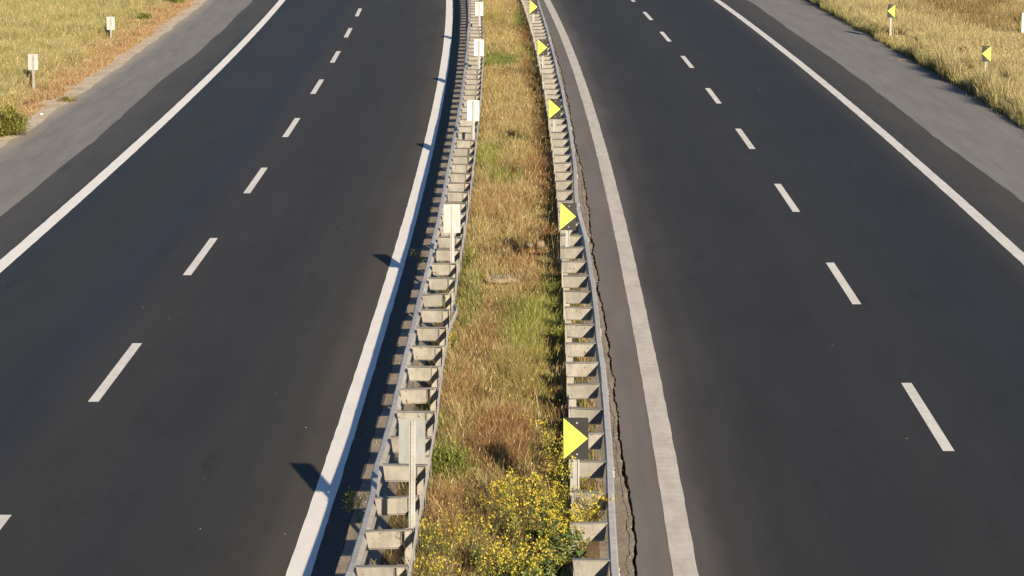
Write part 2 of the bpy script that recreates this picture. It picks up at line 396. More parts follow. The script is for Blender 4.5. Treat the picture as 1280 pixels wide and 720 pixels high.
def guardrail(name, label, sgn, beamf, plate_from, D0, npost, strap, group):
    root = thing(name, P(sgn * 1.1, D0, 0), label, 'guardrail', group); rl = tuple(root.location)
    sec = 3 * SP; nsec = int(npost * SP / sec) + 1
    for k in range(nsec):
        a = D0 - .5 + k * sec; e = a + sec + (.30 if k < nsec - 1 else 0)
        V, F = sweep(closed(W, .005), beamf, a, e, sgn, (.0062 if k % 2 else 0))
        b = MB(); b.add(local(V, rl), F)
        if k < nsec - 1:
            for dy in (.06, .24):                          # splice bolts on the face
                for zz in (.476, .53, .66, .714):
                    d = e - .30 + dy; o = float(beamf(np.array([d]))[0])
                    b.cyl(local([(base(d) + o + sgn * .083, d, zz)], rl)[0], (sgn, 0, 0), .013, .010, 6)
        me = b.mesh('rail_beam')
        link('rail_beam', me, M['beam'], root)
    protos = {}
    for i in range(npost):
        D = D0 + i * SP; bo = float(beamf(np.array([D]))[0])
        po = (plate_from(D) if callable(plate_from) else plate_from) + random.uniform(-.008, .008)
        width = round(abs(bo - po), 2)
        x0 = base(D) + (bo - sgn * width)
        yaw = -math.atan(-.000508 * (D - 60)) + random.gauss(0, .035)
        tilt = random.gauss(0, .018); dz = random.uniform(-.006, .004)
        # spacer
        if width not in protos:
            b = c_spacer(width - .004, sgn, .112 if strap else 0.0)
            for bx_, bz in ((.15 if strap else .06, .70), (.15 if strap else .06, .595), (width - .08, .65)):
                b.cyl((sgn * bx_, .002, bz), (0, -1, 0), .011, .014, 6)
            protos[width] = b.mesh('spacer')
            protos[width].materials.append(M['spacer'])
        sp = bpy.data.objects.new('spacer', protos[width]); COL.objects.link(sp); sp.parent = root
        sp.location = (x0 - rl[0], D - rl[1], dz); sp.rotation_euler = (0, tilt, yaw)
        # post: channel section open to the camera side
        if 'post' not in protos:
            b = MB(); wv = .10; dp = .07; t = .006
            pl = [(-wv / 2, 0), (wv / 2, 0), (wv / 2, dp), (wv / 2 - t, dp), (wv / 2 - t, t), (-wv / 2 + t, t), (-wv / 2 + t, dp), (-wv / 2, dp)]
            if strap: pl = [(x_, .045 - y_) for x_, y_ in pl][::-1]      # channel open towards the camera
            b.vprism(pl, -.35, .738)
            if strap:
                for bz in (.70, .56): b.cyl((.02, .038, bz), (0, -1, 0), .012, .012, 6)
            protos['post'] = b.mesh('post'); protos['post'].materials.append(M['post'])
        pt = bpy.data.objects.new('post', protos['post']); COL.objects.link(pt); pt.parent = root
        pt.location = (x0 + sgn * .052 - rl[0], D + .011 - rl[1], dz); pt.rotation_euler = (0, random.uniform(-.012, .012), yaw)
    if strap:
        V, F = sweep(closed([(.0, .635), (.012, .66), (.012, .715), (.0, .74)], .006), strap_left, D0 - .5, D0 + npost * SP, 1, .012)
        b = MB(); b.add(local(V, rl), F); link('rear_strap', b.mesh('rear_strap'), M['beam'], root)
    return root
NP = 92
GL_ = guardrail('guardrail', 'steel guardrail left of the median, carrying the pale backs of signs', -1, beam_left, lambda d: float(np.interp(d, [24, 31, 34, 60, 100], [-.742, -.75, -.82, -.845, -.80])), 8.75, NP, True, 'median guardrails')
GR_ = guardrail('guardrail', 'steel guardrail right of the median, with yellow arrow signs along it', 1, beam_right, .925, 8.97, NP, False, 'median guardrails')

# ------------------------------------------------------------------ chevron signs
PW, PH = .28, .48
def rrect(w_, h_, r, n=4):
    pts = []
    for cx, cz, a0 in ((w_ / 2 - r, h_ / 2 - r, 0), (-w_ / 2 + r, h_ / 2 - r, 90), (-w_ / 2 + r, -h_ / 2 + r, 180), (w_ / 2 - r, -h_ / 2 + r, 270)):
        for k in range(n + 1):
            a = math.radians(a0 + 90 * k / n); pts.append((cx + r * math.cos(a), cz + r * math.sin(a)))
    return pts
def omega_post(h0, h1):
    b = MB(); t = .003                                      # hat channel, flanges against the panel (y=0), crown at y=-.03
    b.vprism([(-.034, 0), (-.034, -t), (-.017, -t), (-.014, -.030), (.014, -.030), (.017, -t), (.034, -t), (.034, 0), (.0145, 0), (.012, -.027), (-.012, -.027), (-.0145, 0)][::-1], h0, h1)
    return b
def arrow_poly(direction, w_, h_):
    s = direction
    return [(-s * (w_ / 2 - .004), -h_ / 2 + .006), (s * (w_ / 2 - .008), 0), (-s * (w_ / 2 - .004), h_ / 2 - .006)]
def chevron(loc, z_top, label, group, facing, arrow, lean=(0, 0, 0), w_=PW, h_=PH, z0=0.0, cat='chevron sign', back='backplate'):
    """facing -1: the printed face looks at the camera; +1: looks away, back and post towards the camera"""
    r = thing('chevron_sign', loc, label, cat, group)
    r.rotation_euler = lean
    zc = z_top - h_ / 2
    b = MB(); pf = [(x, z + zc) for x, z in rrect(w_, h_, .012)]
    b.prism(pf, 0, .003)
    pn = link('panel', b.mesh('panel'), M['black'] if facing < 0 else M[back], r)
    f = MB()
    ap = [(x, z + zc) for x, z in arrow_poly(arrow, w_, h_)]
    if facing < 0:
        f.prism(ap if arrow < 0 else ap, -.0015, -.0003)
        link('arrow', f.mesh('arrow'), M['yellow'], pn)
        bt = MB()
        for dz in (.18, -.18): bt.cyl((.012, -.0005, zc + dz), (0, -1, 0), .008, .006, 8)
        link('bolt', bt.mesh('bolt'), M['bolt'], pn)
        p = omega_post(z0, z_top - .01)
        p.v = [(x + .004, -y + .0035, z) for x, y, z in p.v]
        link('post', p.mesh('post'), M['signpost'], r)
    else:
        k = MB(); k.prism(pf, .0034, .0050); link('face_sheeting', k.mesh('face_sheeting'), M['black'], pn)
        f.prism(ap, .0054, .0066); link('arrow', f.mesh('arrow'), M['yellow'], pn)
        p = omega_post(z0, z_top - .02)
        p.v = [(x + .004, y - .0005, z) for x, y, z in p.v]
        po = link('post', p.mesh('post'), M['signpost'], r)
        h = MB(); z = z_top - .05
        while z > max(z0, .2):
            h.cyl((.004, -.0300, z), (0, -1, 0), .0045, .0012, 6); z -= .05
        link('perforation', h.mesh('perforation'), M['boltdark'], po)
    return r
GRP = 'chevron signs along the motorway'
right_lab = ['nearest yellow arrow sign on the right guardrail, above the yellow flowers',
             'second yellow arrow sign on right guardrail, beside the dented stretch of beam',
             'third yellow arrow sign counting up the right guardrail from the flowers',
             'fourth yellow arrow sign up the right guardrail, beside a green grass patch',
             'farthest yellow arrow sign on the right guardrail, at the picture top']
for i, (D, o, zt) in enumerate(((27.75, .99, 1.55), (43.65, 1.0, 1.52), (59.8, .99, 1.50), (75.4, .985, 1.50), (90.9, .985, 1.50))):
    chevron(P(o, D), zt, right_lab[i], GRP, -1, 1, (random.uniform(-.02, .02), [-.01, .03, .01, -.02, .02][i], random.uniform(-.06, .06)), z0=-.2)
left_lab = ['pale back of the nearest sign on the left guardrail, perforated post, green bush beside it',
            'pale back of the second sign up the left guardrail, level with the dented beam',
            'white sunlit sign back, third up the left guardrail',
            'white sunlit sign back, fourth up the left guardrail beside a green patch',
            'farthest white sign back on the left guardrail, at the picture top']
for i, (D, o, zt) in enumerate(((26.22, -.785, 1.89), (42.3, -.925, 1.70), (58.6, -.90, 1.60), (74.2, -.92, 1.60), (89.1, -.92, 1.575))):
    chevron(P(o, D), zt, left_lab[i], GRP, 1, -1, (random.uniform(-.02, .02), [.012, 0, .006, .01, 0][i], random.uniform(-.07, .07)), z0=-.2, back=['backplate_less_lit', 'backplate_white', 'backplate', 'backplate', 'backplate'][i])
def vz(off, D): return float(terrain_z(np.array([off]), np.array([D]))[0])
for o, D, zt, lab in ((14.36, 77.1, 1.147, 'yellow left-pointing arrow sign on a post in tall grass, lower of two right of road'),
                      (13.83, 91.9, 1.273, 'yellow left-pointing arrow sign in tall grass, upper of two right of road')):
    chevron(P(o, D, 0), zt, lab, GRP, -1, -1, (0, random.uniform(-.01, .02), .04), z0=-.3, h_=.47, w_=.275)
for o, D, zt, lab in ((-14.02, 75.1, 1.095, 'white sign back on a post in the grass left of the road, lower one'),
                      (-14.13, 91.9, .83, 'white weathered sign back on a short post left of the road, upper one')):
    chevron(P(o, D, 0), zt, lab, GRP, 1, 1, (0, .015, -.03), z0=-.3, h_=.47, w_=.29, back='backplate_white')
# white panel cut by the right edge of the picture
r = thing('white_marker_sign', P(18.09, 88.8, 0), 'white panel sign in the grass, cut by the right picture edge', 'marker sign')
b = MB(); b.prism([(x, z + .86) for x, z in rrect(.46, .72, .05)], 0, .004); link('panel', b.mesh('panel'), M['backplate'], r)
b = omega_post(-.1, 1.18); link('post', b.mesh('post'), M['signpost'], r)

# ------------------------------------------------------------------ grass
STRAW = np.array([.38, .285, .125]); GOLD = np.array([.33, .24, .080]); ORANGE = np.array([.285, .175, .080]); RUST = np.array([.22, .115, .055])
OLIVE = np.array([.19, .175, .045]); GREEN = np.array([.10, .14, .028]); LIME = np.array([.215, .22, .058]); UMBER = np.array([.095, .058, .028]); PALE = np.array([.46, .39, .22])
HAY = np.array([.37, .305, .155]); SAGE = np.array([.235, .235, .095]); CLAY = np.array([.33, .195, .105])
PALETTE = {'hay': HAY, 'sage': SAGE, 'clay': CLAY, 'straw': STRAW, 'gold': GOLD, 'orange': ORANGE, 'rust': RUST, 'olive': OLIVE, 'green': GREEN, 'lime': LIME, 'umber': UMBER, 'pale': PALE}

def blades(off, D, h, wid, lean, colr, heads=None):
    """bent tapering blades (5 verts); heads: boolean, adds a seed head (diamond) to the tip"""
    n = len(off); x = base(D) + off; z = terrain_z(off, D) - .02
    yaw = rng.random(n) * 2 * np.pi; la = rng.random(n) * 2 * np.pi
    dx, dy = np.cos(yaw) * wid / 2, np.sin(yaw) * wid / 2
    lx, ly = np.cos(la) * lean * h, np.sin(la) * lean * h
    B = np.stack([x, D, z], 1)
    def pt(t, kx, s): return np.stack([B[:, 0] + lx * kx + s * dx, B[:, 1] + ly * kx + s * dy, B[:, 2] + h * t], 1)
    vs = [pt(0, 0, -1), pt(0, 0, 1), pt(.6, .35, .75), pt(.6, .35, -.75), pt(1, 1, 0)]
    V = np.stack(vs, 1).reshape(-1, 3)
    idx = np.arange(n)[:, None] * 5
    loops = (idx + np.array([0, 1, 2, 3, 3, 2, 4])).ravel()
    starts = (np.arange(n)[:, None] * 7 + np.array([0, 4])).ravel()
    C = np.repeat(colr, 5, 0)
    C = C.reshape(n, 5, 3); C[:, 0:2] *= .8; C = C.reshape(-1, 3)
    if heads is not None and heads.any():
        k = np.where(heads)[0]; m = len(k)
        hl = .04 + .05 * rng.random(m); hw = wid[k] * (1.0 + .5 * rng.random(m))
        tip = np.stack([B[k, 0] + lx[k], B[k, 1] + ly[k], B[k, 2] + h[k]], 1)
        ya = rng.random(m) * 2 * np.pi; ex, ey = np.cos(ya) * hw / 2, np.sin(ya) * hw / 2
        fl = .35 * hl; fx, fy = np.cos(la[k]) * fl, np.sin(la[k]) * fl
        up = lambda t: tip + np.stack([fx * t, fy * t, hl * (t - .2)], 1)
        side = np.stack([ex, ey, ex * 0], 1)
        HV = np.stack([up(0), up(.5) + side, up(1), up(.5) - side], 1).reshape(-1, 3)
        hc = np.repeat(colr[k] * 1.08 + .01, 4, 0)
        o0 = len(V); l0 = len(loops)
        V = np.concatenate([V, HV]); C = np.concatenate([C, hc])
        hi = (np.arange(m)[:, None] * 4 + np.arange(4)).ravel() + o0
        loops = np.concatenate([loops, hi]); starts = np.concatenate([starts, l0 + np.arange(m) * 4])
    return V, loops, starts, C
def grass_object(name, packs):
    Vs, Ls, Ss, Cs = [], [], [], []; vo = lo = 0
    for V, l, s, C in packs:
        Vs.append(V); Ls.append(l + vo); Ss.append(s + lo); Cs.append(C); vo += len(V); lo += len(l)
    me = npmesh(name, np.concatenate(Vs), np.concatenate(Ls), np.concatenate(Ss), np.concatenate(Cs))
    return tag(link(name, me, M['leaf']), kind='stuff')

# patches seen in the median: centre px, radii px, kind, strength, height factor
patch_px = [
 (628, 357, 34, 12, 'straw', .8, .30), (669, 310, 20, 8, 'rust', .7, .45),
 (620, 78, 28, 9, 'green', .8, 1.0), (660, 66, 14, 10, 'lime', .7, 1.2), (653, 28, 12, 12, 'green', .7, 1.1), (615, 28, 20, 8, 'olive', .5, 1),
 (628, 36, 14, 3, 'umber', .7, .5), (630, 97, 13, 3, 'rust', .8, .6), (665, 100, 12, 22, 'umber', .6, 1.1), (655, 50, 9, 14, 'rust', .7, 1.0),
 (640, 178, 22, 7, 'green', .8, .7), (612, 200, 18, 13, 'lime', .8, 1.0), (632, 222, 26, 10, 'green', .6, .9), (675, 215, 16, 22, 'rust', .7, 1.2), (680, 170, 13, 25, 'umber', .6, 1.2),
 (625, 262, 38, 22, 'orange', .5, 1), (690, 255, 14, 26, 'umber', .6, 1.1), (690, 292, 12, 12, 'green', .6, 1.2), (613, 315, 30, 8, 'umber', .6, .9), (585, 325, 12, 14, 'lime', .6, .9),
 (650, 330, 26, 16, 'rust', .6, .8), (590, 380, 14, 35, 'green', .55, .9), (575, 350, 10, 20, 'olive', .6, .9), (690, 350, 16, 22, 'green', .6, 1.1), (668, 372, 12, 10, 'umber', .6, .9),
 (670, 415, 34, 38, 'lime', .85, 1.35), (690, 400, 18, 40, 'lime', .7, 1.3), (640, 400, 26, 20, 'green', .5, 1.1), (600, 440, 26, 30, 'rust', .4, 1.0), (690, 445, 20, 8, 'umber', .6, .8),
 (575, 490, 30, 26, 'orange', .6, 1.1), (600, 500, 18, 16, 'umber', .45, 1.0), (650, 480, 40, 26, 'olive', .5, 1.1), (695, 500, 20, 26, 'umber', .5, 1.2), (672, 505, 14, 22, 'olive', .7, 1.2),
 (625, 560, 40, 34, 'rust', .75, 1.2), (700, 560, 14, 40, 'umber', .7, 1.2), (550, 535, 18, 12, 'lime', .5, 1.), (555, 640, 34, 30, 'orange', .6, 1.0), (530, 690, 18, 30, 'olive', .6, .9), (620, 650, 40, 30, 'orange', .5, 1.0),
]
patches = []
for x, y, rx, ry, k, st, hf in patch_px:
    o, D = meas(x, y, .2); o1, _ = meas(x + rx, y, .2); _, Da = meas(x, y - ry, .2); _, Db = meas(x, y + ry, .2)
    patches.append((o, D, max(.12, abs(o1 - o)), max(.4, abs(Da - Db) / 2), k, st, hf))

def colours(off, D, mixw, patchlist=()):
    """mixw: list of (palette key, base weight array); patches override"""
    n = len(off); keys = [k for k, _ in mixw]; Wt = np.stack([np.broadcast_to(wv, (n,)) for _, wv in mixw], 1).astype(float)
    Wt = Wt / Wt.sum(1, keepdims=True)
    cum = Wt.cumsum(1); pick = (rng.random(n)[:, None] > cum).sum(1).clip(0, len(keys) - 1)
    C = np.array([PALETTE[k] for k in keys])[pick]; hf = np.ones(n)
    for o, d, ro, rd, k, st, h in patchlist:
        q = ((off - o) / ro) ** 2 + ((D - d) / rd) ** 2 + .9 * (vnoise(off, D, 61, 2.2, 2) - .5)
        sel = (q < 1) & (rng.random(n) < st)
        C[sel] = PALETTE[k]; hf[q < 1] = np.where(hf[q < 1] < .5, hf[q < 1], h)
    return C * 1.2 * (.66 + .68 * rng.random((n, 1))) * (1 + .12 * (rng.random((n, 3)) - .5)), hf

def scatter(o0, o1, d0, d1, dens):
    n = int((o1 - o0) * (d1 - d0) * dens)
    return rng.uniform(o0, o1, n), rng.uniform(d0, d1, n)

packs = []
for d0, d1, dens in ((15, 45, 4600), (45, 75, 3200), (75, 126, 2200)):
    off, D = scatter(-.86, 1.0, d0, d1, dens)
    nz = vnoise(off, D, 51, 1.4, 3); n2 = vnoise(off, D, 52, .5, 3); n3 = vnoise(off, D, 53, 4.0, 2)
    # bare spots and clumping
    keep = rng.random(len(off)) < np.clip(.35 + 1.5 * (n3 - .25), .1, 1); off, D, nz, n2 = off[keep], D[keep], nz[keep], n2[keep]
    edge = np.clip((off - .45) / .4, 0, 1)  # more umber and rust towards the right rail, partly its shade as colour
    C, hf = colours(off, D, [('orange', .60 + 1.3 * np.clip(n2 - .45, 0, 1)), ('hay', .55), ('gold', .35), ('straw', .45 + 1.6 * np.clip(.5 - n2, 0, 1)), ('pale', .26), ('rust', .24 + .5 * edge + 1.2 * np.clip(.42 - nz, 0, 1)), ('sage', .25), ('olive', .22 + 1.5 * np.clip(nz - .52, 0, 1)),
                              ('green', .06 + .9 * np.clip(nz - .6, 0, 1)), ('umber', .10 + .55 * edge)], patches)
    n4 = vnoise(off, D, 55, 2.6, 2)
    h = (.13 + .24 * rng.random(len(off)) ** 1.5 + .18 * np.clip(nz - .35, 0, 1)) * hf * (.45 + 1.1 * n4)
    h *= np.interp(off, [-.86, -.7, .35, .75, 1.0], [.45, 1, 1.0, .55, .45]) * np.where((D < 29.5) & (off > -.4), .62, 1.0)
    wid = .0035 + .0045 * rng.random(len(off)); wid *= np.interp(D, [20, 100], [1, 2.0])
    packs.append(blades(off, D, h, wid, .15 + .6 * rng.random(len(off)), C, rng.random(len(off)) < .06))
# short growth under and outside the guardrails
for o0, o1, dn in ((-1.6, -1.2, 70), (-1.2, -.86, 420), (1.0, 1.34, 700)):
    off, D = scatter(o0, o1, 15, 126, dn)
    keep = rng.random(len(off)) < np.clip(1.9 * (vnoise(off, D, 54, 1.1, 3) - .33), .0, 1); off, D = off[keep], D[keep]
    C, hf = colours(off, D, [('orange', .4), ('olive', .4), ('green', .3), ('gold', .4), ('umber', .2)])
    h = .06 + .17 * rng.random(len(off)) ** 1.6; h = np.where(off < -1.3, h * .55, h)
    packs.append(blades(off, D, h, .008 + .005 * rng.random(len(off)), .5 * rng.random(len(off)), C))
# tall seeding stalks
off, D = scatter(-.7, .92, 15, 126, 45)
C, _ = colours(off, D, [('pale', .5), ('straw', .5), ('olive', .25), ('orange', .3)], patches)
packs.append(blades(off, D, .36 + .25 * rng.random(len(off)), np.full(len(off), .0045), .1 + .3 * rng.random(len(off)), C, np.ones(len(off), bool)))
# branchy dead weeds along the right guardrail and here and there; dark colour partly holds the rail's shade
cl_o, cl_D = scatter(.40, .92, 18, 122, 1.7); c2o, c2D = scatter(-.6, .6, 18, 122, .30)
cl_o = np.concatenate([cl_o, c2o]); cl_D = np.concatenate([cl_D, c2D])
for k in range(26):
    off = np.concatenate([cl_o + rng.normal(0, .07, len(cl_o)) for _ in range(4)]); D = np.concatenate([cl_D + rng.normal(0, .10, len(cl_D)) for _ in range(4)])
    C, _ = colours(off, D, [('umber', .75), ('rust', .4), ('orange', .08), ('olive', .1)])
    packs.append(blades(off, D, .15 + .30 * rng.random(len(off)), .006 + .006 * rng.random(len(off)), .2 + .5 * rng.random(len(off)), C, rng.random(len(off)) < .5))
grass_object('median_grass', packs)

def side_grass(name, side):
    packs = []
    s = side; lo = 12.72 if s < 0 else 13.28
    for d0, d1, wd, dens in ((50, 66, 3.5, 500), (66, 92, 6.5, 1900), (92, 128, 12.5, 1400), (128, 150, 14, 200)):
        off, D = scatter(lo, lo + wd, d0, d1, dens)
        ed = lo + (.20 if s < 0 else 0) + .34 * (vnoise(D, D * 0 + 3, 71 + s, .7, 3) - .3)
        keep = off > ed; off, D = off[keep], D[keep]; ed = ed[keep]
        nz = vnoise(off, D, 72 + s, .55, 3); n2 = vnoise(off, D, 75 + s, .22, 3); n3 = vnoise(off, D, 78 + s, 1.6, 2)
        e = off - ed
        n = len(off)
        if s < 0:
            bandw = .45 + 1.1 * vnoise(D, D * 0, 80, .25, 2)
            rim = np.clip(1.25 - e / (bandw + .35), 0, 1)
            C, _ = colours(off, D, [('clay', .04 + 2.6 * rim), ('rust', .02 + .9 * rim), ('hay', .95), ('sage', .65 * (1 - rim)), ('straw', .4), ('lime', (.25 + 2.8 * np.clip(nz - .45, 0, 1)) * (1 - .9 * rim)),
                                    ('olive', (.45 + 1.3 * np.clip(n2 - .45, 0, 1)) * (1 - .8 * rim)), ('pale', (.5 + 1.6 * np.clip(vnoise(off, D, 88, .8, 2) - .5, 0, 1)) * (1 - rim)), ('green', .10 + 1.6 * np.clip(nz - .55, 0, 1)), ('orange', 1.6 * np.clip(n2 - .55, 0, 1))])
            n5 = vnoise(off, D, 85, 1.0, 2)
            for_signs = ((14.02, 75.1), (14.13, 91.9))
            h = np.where(rim > .25, .07 + .12 * rng.random(n), .15 + .36 * rng.random(n) ** 1.4) * (.25 + 1.5 * n5)
            for so_, sD_ in for_signs:
                h = np.where((np.abs(off - so_) < .5) & (D < sD_ + .2) & (D > sD_ - 4.0), h * .35, h)
            keep = rng.random(n) < np.where(rim > .6, np.clip(.25 + 2.0 * (n3 - .3), 0, .9), 1)
        else:
            weeds = np.clip((n2 - .44) * 5, 0, 1) * np.clip((e - 2.2) / 2, 0, 1)
            rim = np.clip(1 - e / .45, 0, 1)
            C, _ = colours(off, D, [('hay', 1.1 * (1 - .6 * weeds)), ('sage', .2 + 2.2 * np.clip(nz - .45, 0, 1) + .5 * np.clip(1 - e / 1.6, 0, 1)), ('straw', .9 * (1 - .7 * weeds)), ('pale', 1.0 * (1 - weeds)), ('orange', .12 + .5 * weeds), ('olive', .4 + .6 * rim), ('green', .06 + .7 * rim + .5 * np.clip(nz - .55, 0, 1)),
                                    ('umber', .10 + .8 * rim + 1.6 * weeds), ('rust', .1 + .5 * weeds)])
            n5 = vnoise(off, D, 86, 1.3, 2)
            h = (.16 + .36 * rng.random(n) ** 1.3) * (.30 + 1.45 * n5) * (1 - .3 * rim)
            for so_, sD_ in ((14.36, 77.1), (13.83, 91.9)):
                h = np.where((np.abs(off - so_) < .45) & (D < sD_ + .2) & (D > sD_ - 4.5), h * .45, h)
            tuft = vnoise(D, D * 0 + 1.7, 87, .9, 2) > .60
            h = np.where(tuft & (e < .55), h * 1.7, h)
            keep = rng.random(n) < np.clip(.4 + 1.6 * (n3 - .2), .2, 1)
        off, D, h, C = off[keep], D[keep], h[keep], C[keep]; n = len(off)
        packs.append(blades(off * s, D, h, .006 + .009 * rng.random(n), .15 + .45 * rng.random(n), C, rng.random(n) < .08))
    # loose outliers creeping over the shoulder edge
    off, D = scatter(lo - .28, lo + .2, 55, 128, 55)
    C, _ = colours(off, D, [('orange', .5), ('olive', .3), ('umber', .3), ('gold', .3)])
    packs.append(blades(off * s, D, .05 + .10 * rng.random(len(off)), .012 + .01 * rng.random(len(off)), .6 * rng.random(len(off)), C))
    grass_object(name, packs)
side_grass('west_verge_grass', -1)
side_grass('east_verge_grass', 1)

# ------------------------------------------------------------------ leafy plants
def tubes_np(segs, r0, colr):
    """segs: list of (p0, p1, ra, rb); three sided tubes"""
    V, L, S, C = [], [], [], []
    for p0, p1, ra, rb in segs:
        p0 = np.array(p0); p1 = np.array(p1); d = p1 - p0; d = d / (np.linalg.norm(d) + 1e-9)
        a = np.cross(d, [0, 1, .3]); a /= np.linalg.norm(a) + 1e-9; b_ = np.cross(d, a); n0 = len(V)
        for p, rr in ((p0, ra), (p1, rb)):
            for k in range(3):
                t = 2 * math.pi * k / 3; V.append(p + rr * (a * math.cos(t) + b_ * math.sin(t)))
        for k in range(3):
            S.append(len(L)); L += [n0 + k, n0 + (k + 1) % 3, n0 + 3 + (k + 1) % 3, n0 + 3 + k]
        c = colr * (.8 + .4 * random.random()); C += [c] * 6
    return np.array(V), np.array(L), np.array(S), np.array(C)
def leaves_np(pos, length, width, nrm, colr):
    """pointed leaves of six vertices with a fold along the midrib"""
    n = len(pos); az = rng.random(n) * 2 * np.pi; el = nrm
    d = np.stack([np.cos(az) * np.cos(el), np.sin(az) * np.cos(el), np.sin(el)], 1)
    sd = np.stack([-np.sin(az), np.cos(az), .25 * (rng.random(n) - .5)], 1); up = np.cross(d, sd)
    L, Wd = length[:, None], width[:, None]
    pts = [pos, pos + d * L * .35 + sd * Wd * .5 + up * Wd * .18, pos + d * L * .72 + sd * Wd * .38 + up * Wd * .1 - np.array([0, 0, 1]) * L * .05, pos + d * L - np.array([0, 0, 1]) * L * .14,
           pos + d * L * .72 - sd * Wd * .38 + up * Wd * .1 - np.array([0, 0, 1]) * L * .05, pos + d * L * .35 - sd * Wd * .5 + up * Wd * .18, pos + d * L * .5 - np.array([0, 0, 1]) * L * .02]
    V = np.stack(pts, 1).reshape(-1, 3); i0 = np.arange(n)[:, None] * 7
    loops = (i0 + np.array([0, 1, 2, 6, 6, 2, 3, 4, 0, 6, 4, 5])).ravel(); starts = (np.arange(n)[:, None] * 12 + np.array([0, 4, 8])).ravel()
    return V, loops, starts, np.repeat(colr, 7, 0)
def blossoms_np(pos, size, colr):
    """small four petalled flowers: two crossed diamonds, random tilt"""
    n = len(pos); a = rng.random(n) * 2 * np.pi; t = (rng.random(n) - .5) * 1.6; t2 = (rng.random(n) - .5) * 1.6
    u = np.stack([np.cos(a), np.sin(a), t], 1); u /= np.linalg.norm(u, axis=1)[:, None]
    v = np.stack([-np.sin(a), np.cos(a), t2], 1); v /= np.linalg.norm(v, axis=1)[:, None]
    s = size[:, None]; up = np.array([0, 0, .35]) * s
    V = np.stack([pos - u * s * .5 + up, pos + v * s * .16, pos + u * s * .5 + up, pos - v * s * .16, pos - v * s * .5 + up, pos + u * s * .16, pos + v * s * .5 + up, pos - u * s * .16], 1).reshape(-1, 3)
    loops = (np.arange(n)[:, None] * 8 + np.array([0, 1, 2, 3, 4, 5, 6, 7])).ravel(); starts = (np.arange(n)[:, None] * 8 + np.array([0, 4])).ravel()
    return V, loops, starts, np.repeat(colr, 8, 0)
def part_np(name, pk, parent, kind=None):
    V, L, S, C = pk
    o = link(name, npmesh(name, V, L, S, C), M['leaf'], parent)
    if kind: o['kind'] = kind
    return o
YEL = np.array([.78, .63, .085]); STEM = np.array([.15, .17, .06]); LEAFC = np.array([.15, .19, .075])

def mustard(off, D, label, height, nst, spread, nleaf, leaf_len, lean=(0, 0), nbl=7, z=None):
    z = vz(off, D) if z is None else z
    r = thing('mustard_plant', P(off, D, z), label, 'flowering plant', 'yellow flowering weeds of the median')
    segs, tips, leafp = [], [], []
    for k in range(nst):
        a = random.uniform(0, 2 * math.pi); rad = spread * math.sqrt(random.random()); h = height * random.uniform(.6, 1.05)
        p = np.array([random.uniform(-.03, .03), random.uniform(-.03, .03), -.03])
        end = np.array([math.cos(a) * rad + lean[0] * h, math.sin(a) * rad + lean[1] * h, h]); prev = p; pts = [p]
        for t in (.3, .6, .85, 1.0):
            q = p + (end - p) * np.array([t ** 1.4, t ** 1.4, t]) + np.array([random.uniform(-.02, .02), random.uniform(-.02, .02), 0])
            segs.append((prev, q, .006 * (1.15 - t), .006 * (1.0 - t) + .0012)); prev = q; pts.append(q)
        tips.append(prev)
        for q0, q1 in zip(pts[:-1], pts[1:]):
            for _ in range(max(1, nleaf // (nst * 4))): leafp.append(q0 + (q1 - q0) * random.random())
        for _ in range(random.randint(5, 9)):
            t = random.uniform(.45, .97); i_ = min(3, int(t * 4)); q = pts[i_] + (pts[i_ + 1] - pts[i_]) * (t * 4 - i_ if t < 1 else 1)
            b_ = random.uniform(0, 2 * math.pi); bl = random.uniform(.08, .22)
            e = q + np.array([math.cos(b_) * bl * .7, math.sin(b_) * bl * .7, bl * .75]); segs.append((q, e, .0028, .0012)); tips.append(e)
    part_np('stems', tubes_np(segs, 1, STEM), r)
    bp_ = []
    for t in tips:
        for _ in range(random.randint(max(1, nbl - 3), nbl + 5)): bp_.append(t + rng.normal(0, 1, 3) * np.array([.018, .018, .028]))
    bp_ = np.array(bp_); nb = len(bp_)
    part_np('blossoms', blossoms_np(bp_, .017 + .019 * rng.random(nb), YEL * (.75 + .5 * rng.random((nb, 1))) * np.array([1, 1, 1])), r, 'stuff')
    lp = np.array([q for q in leafp if q[2] < height * (.95 if leaf_len > .15 else .8)]); lp = lp + rng.normal(0, .02, lp.shape); nl = len(lp)
    ll = leaf_len * (.45 + .75 * rng.random(nl)) * np.clip(1.3 - lp[:, 2] / height, .5 if leaf_len > .15 else .35, 1.2)
    part_np('leaves', leaves_np(lp, ll, ll * (.34 + .2 * rng.random(nl)), rng.normal(.25, .45, nl), LEAFC * (.7 + .8 * rng.random((nl, 1))) * (1 + .25 * (rng.random((nl, 3)) - .5))), r, 'stuff')
    return r
def at(x, y, z): return meas(x, y, z)
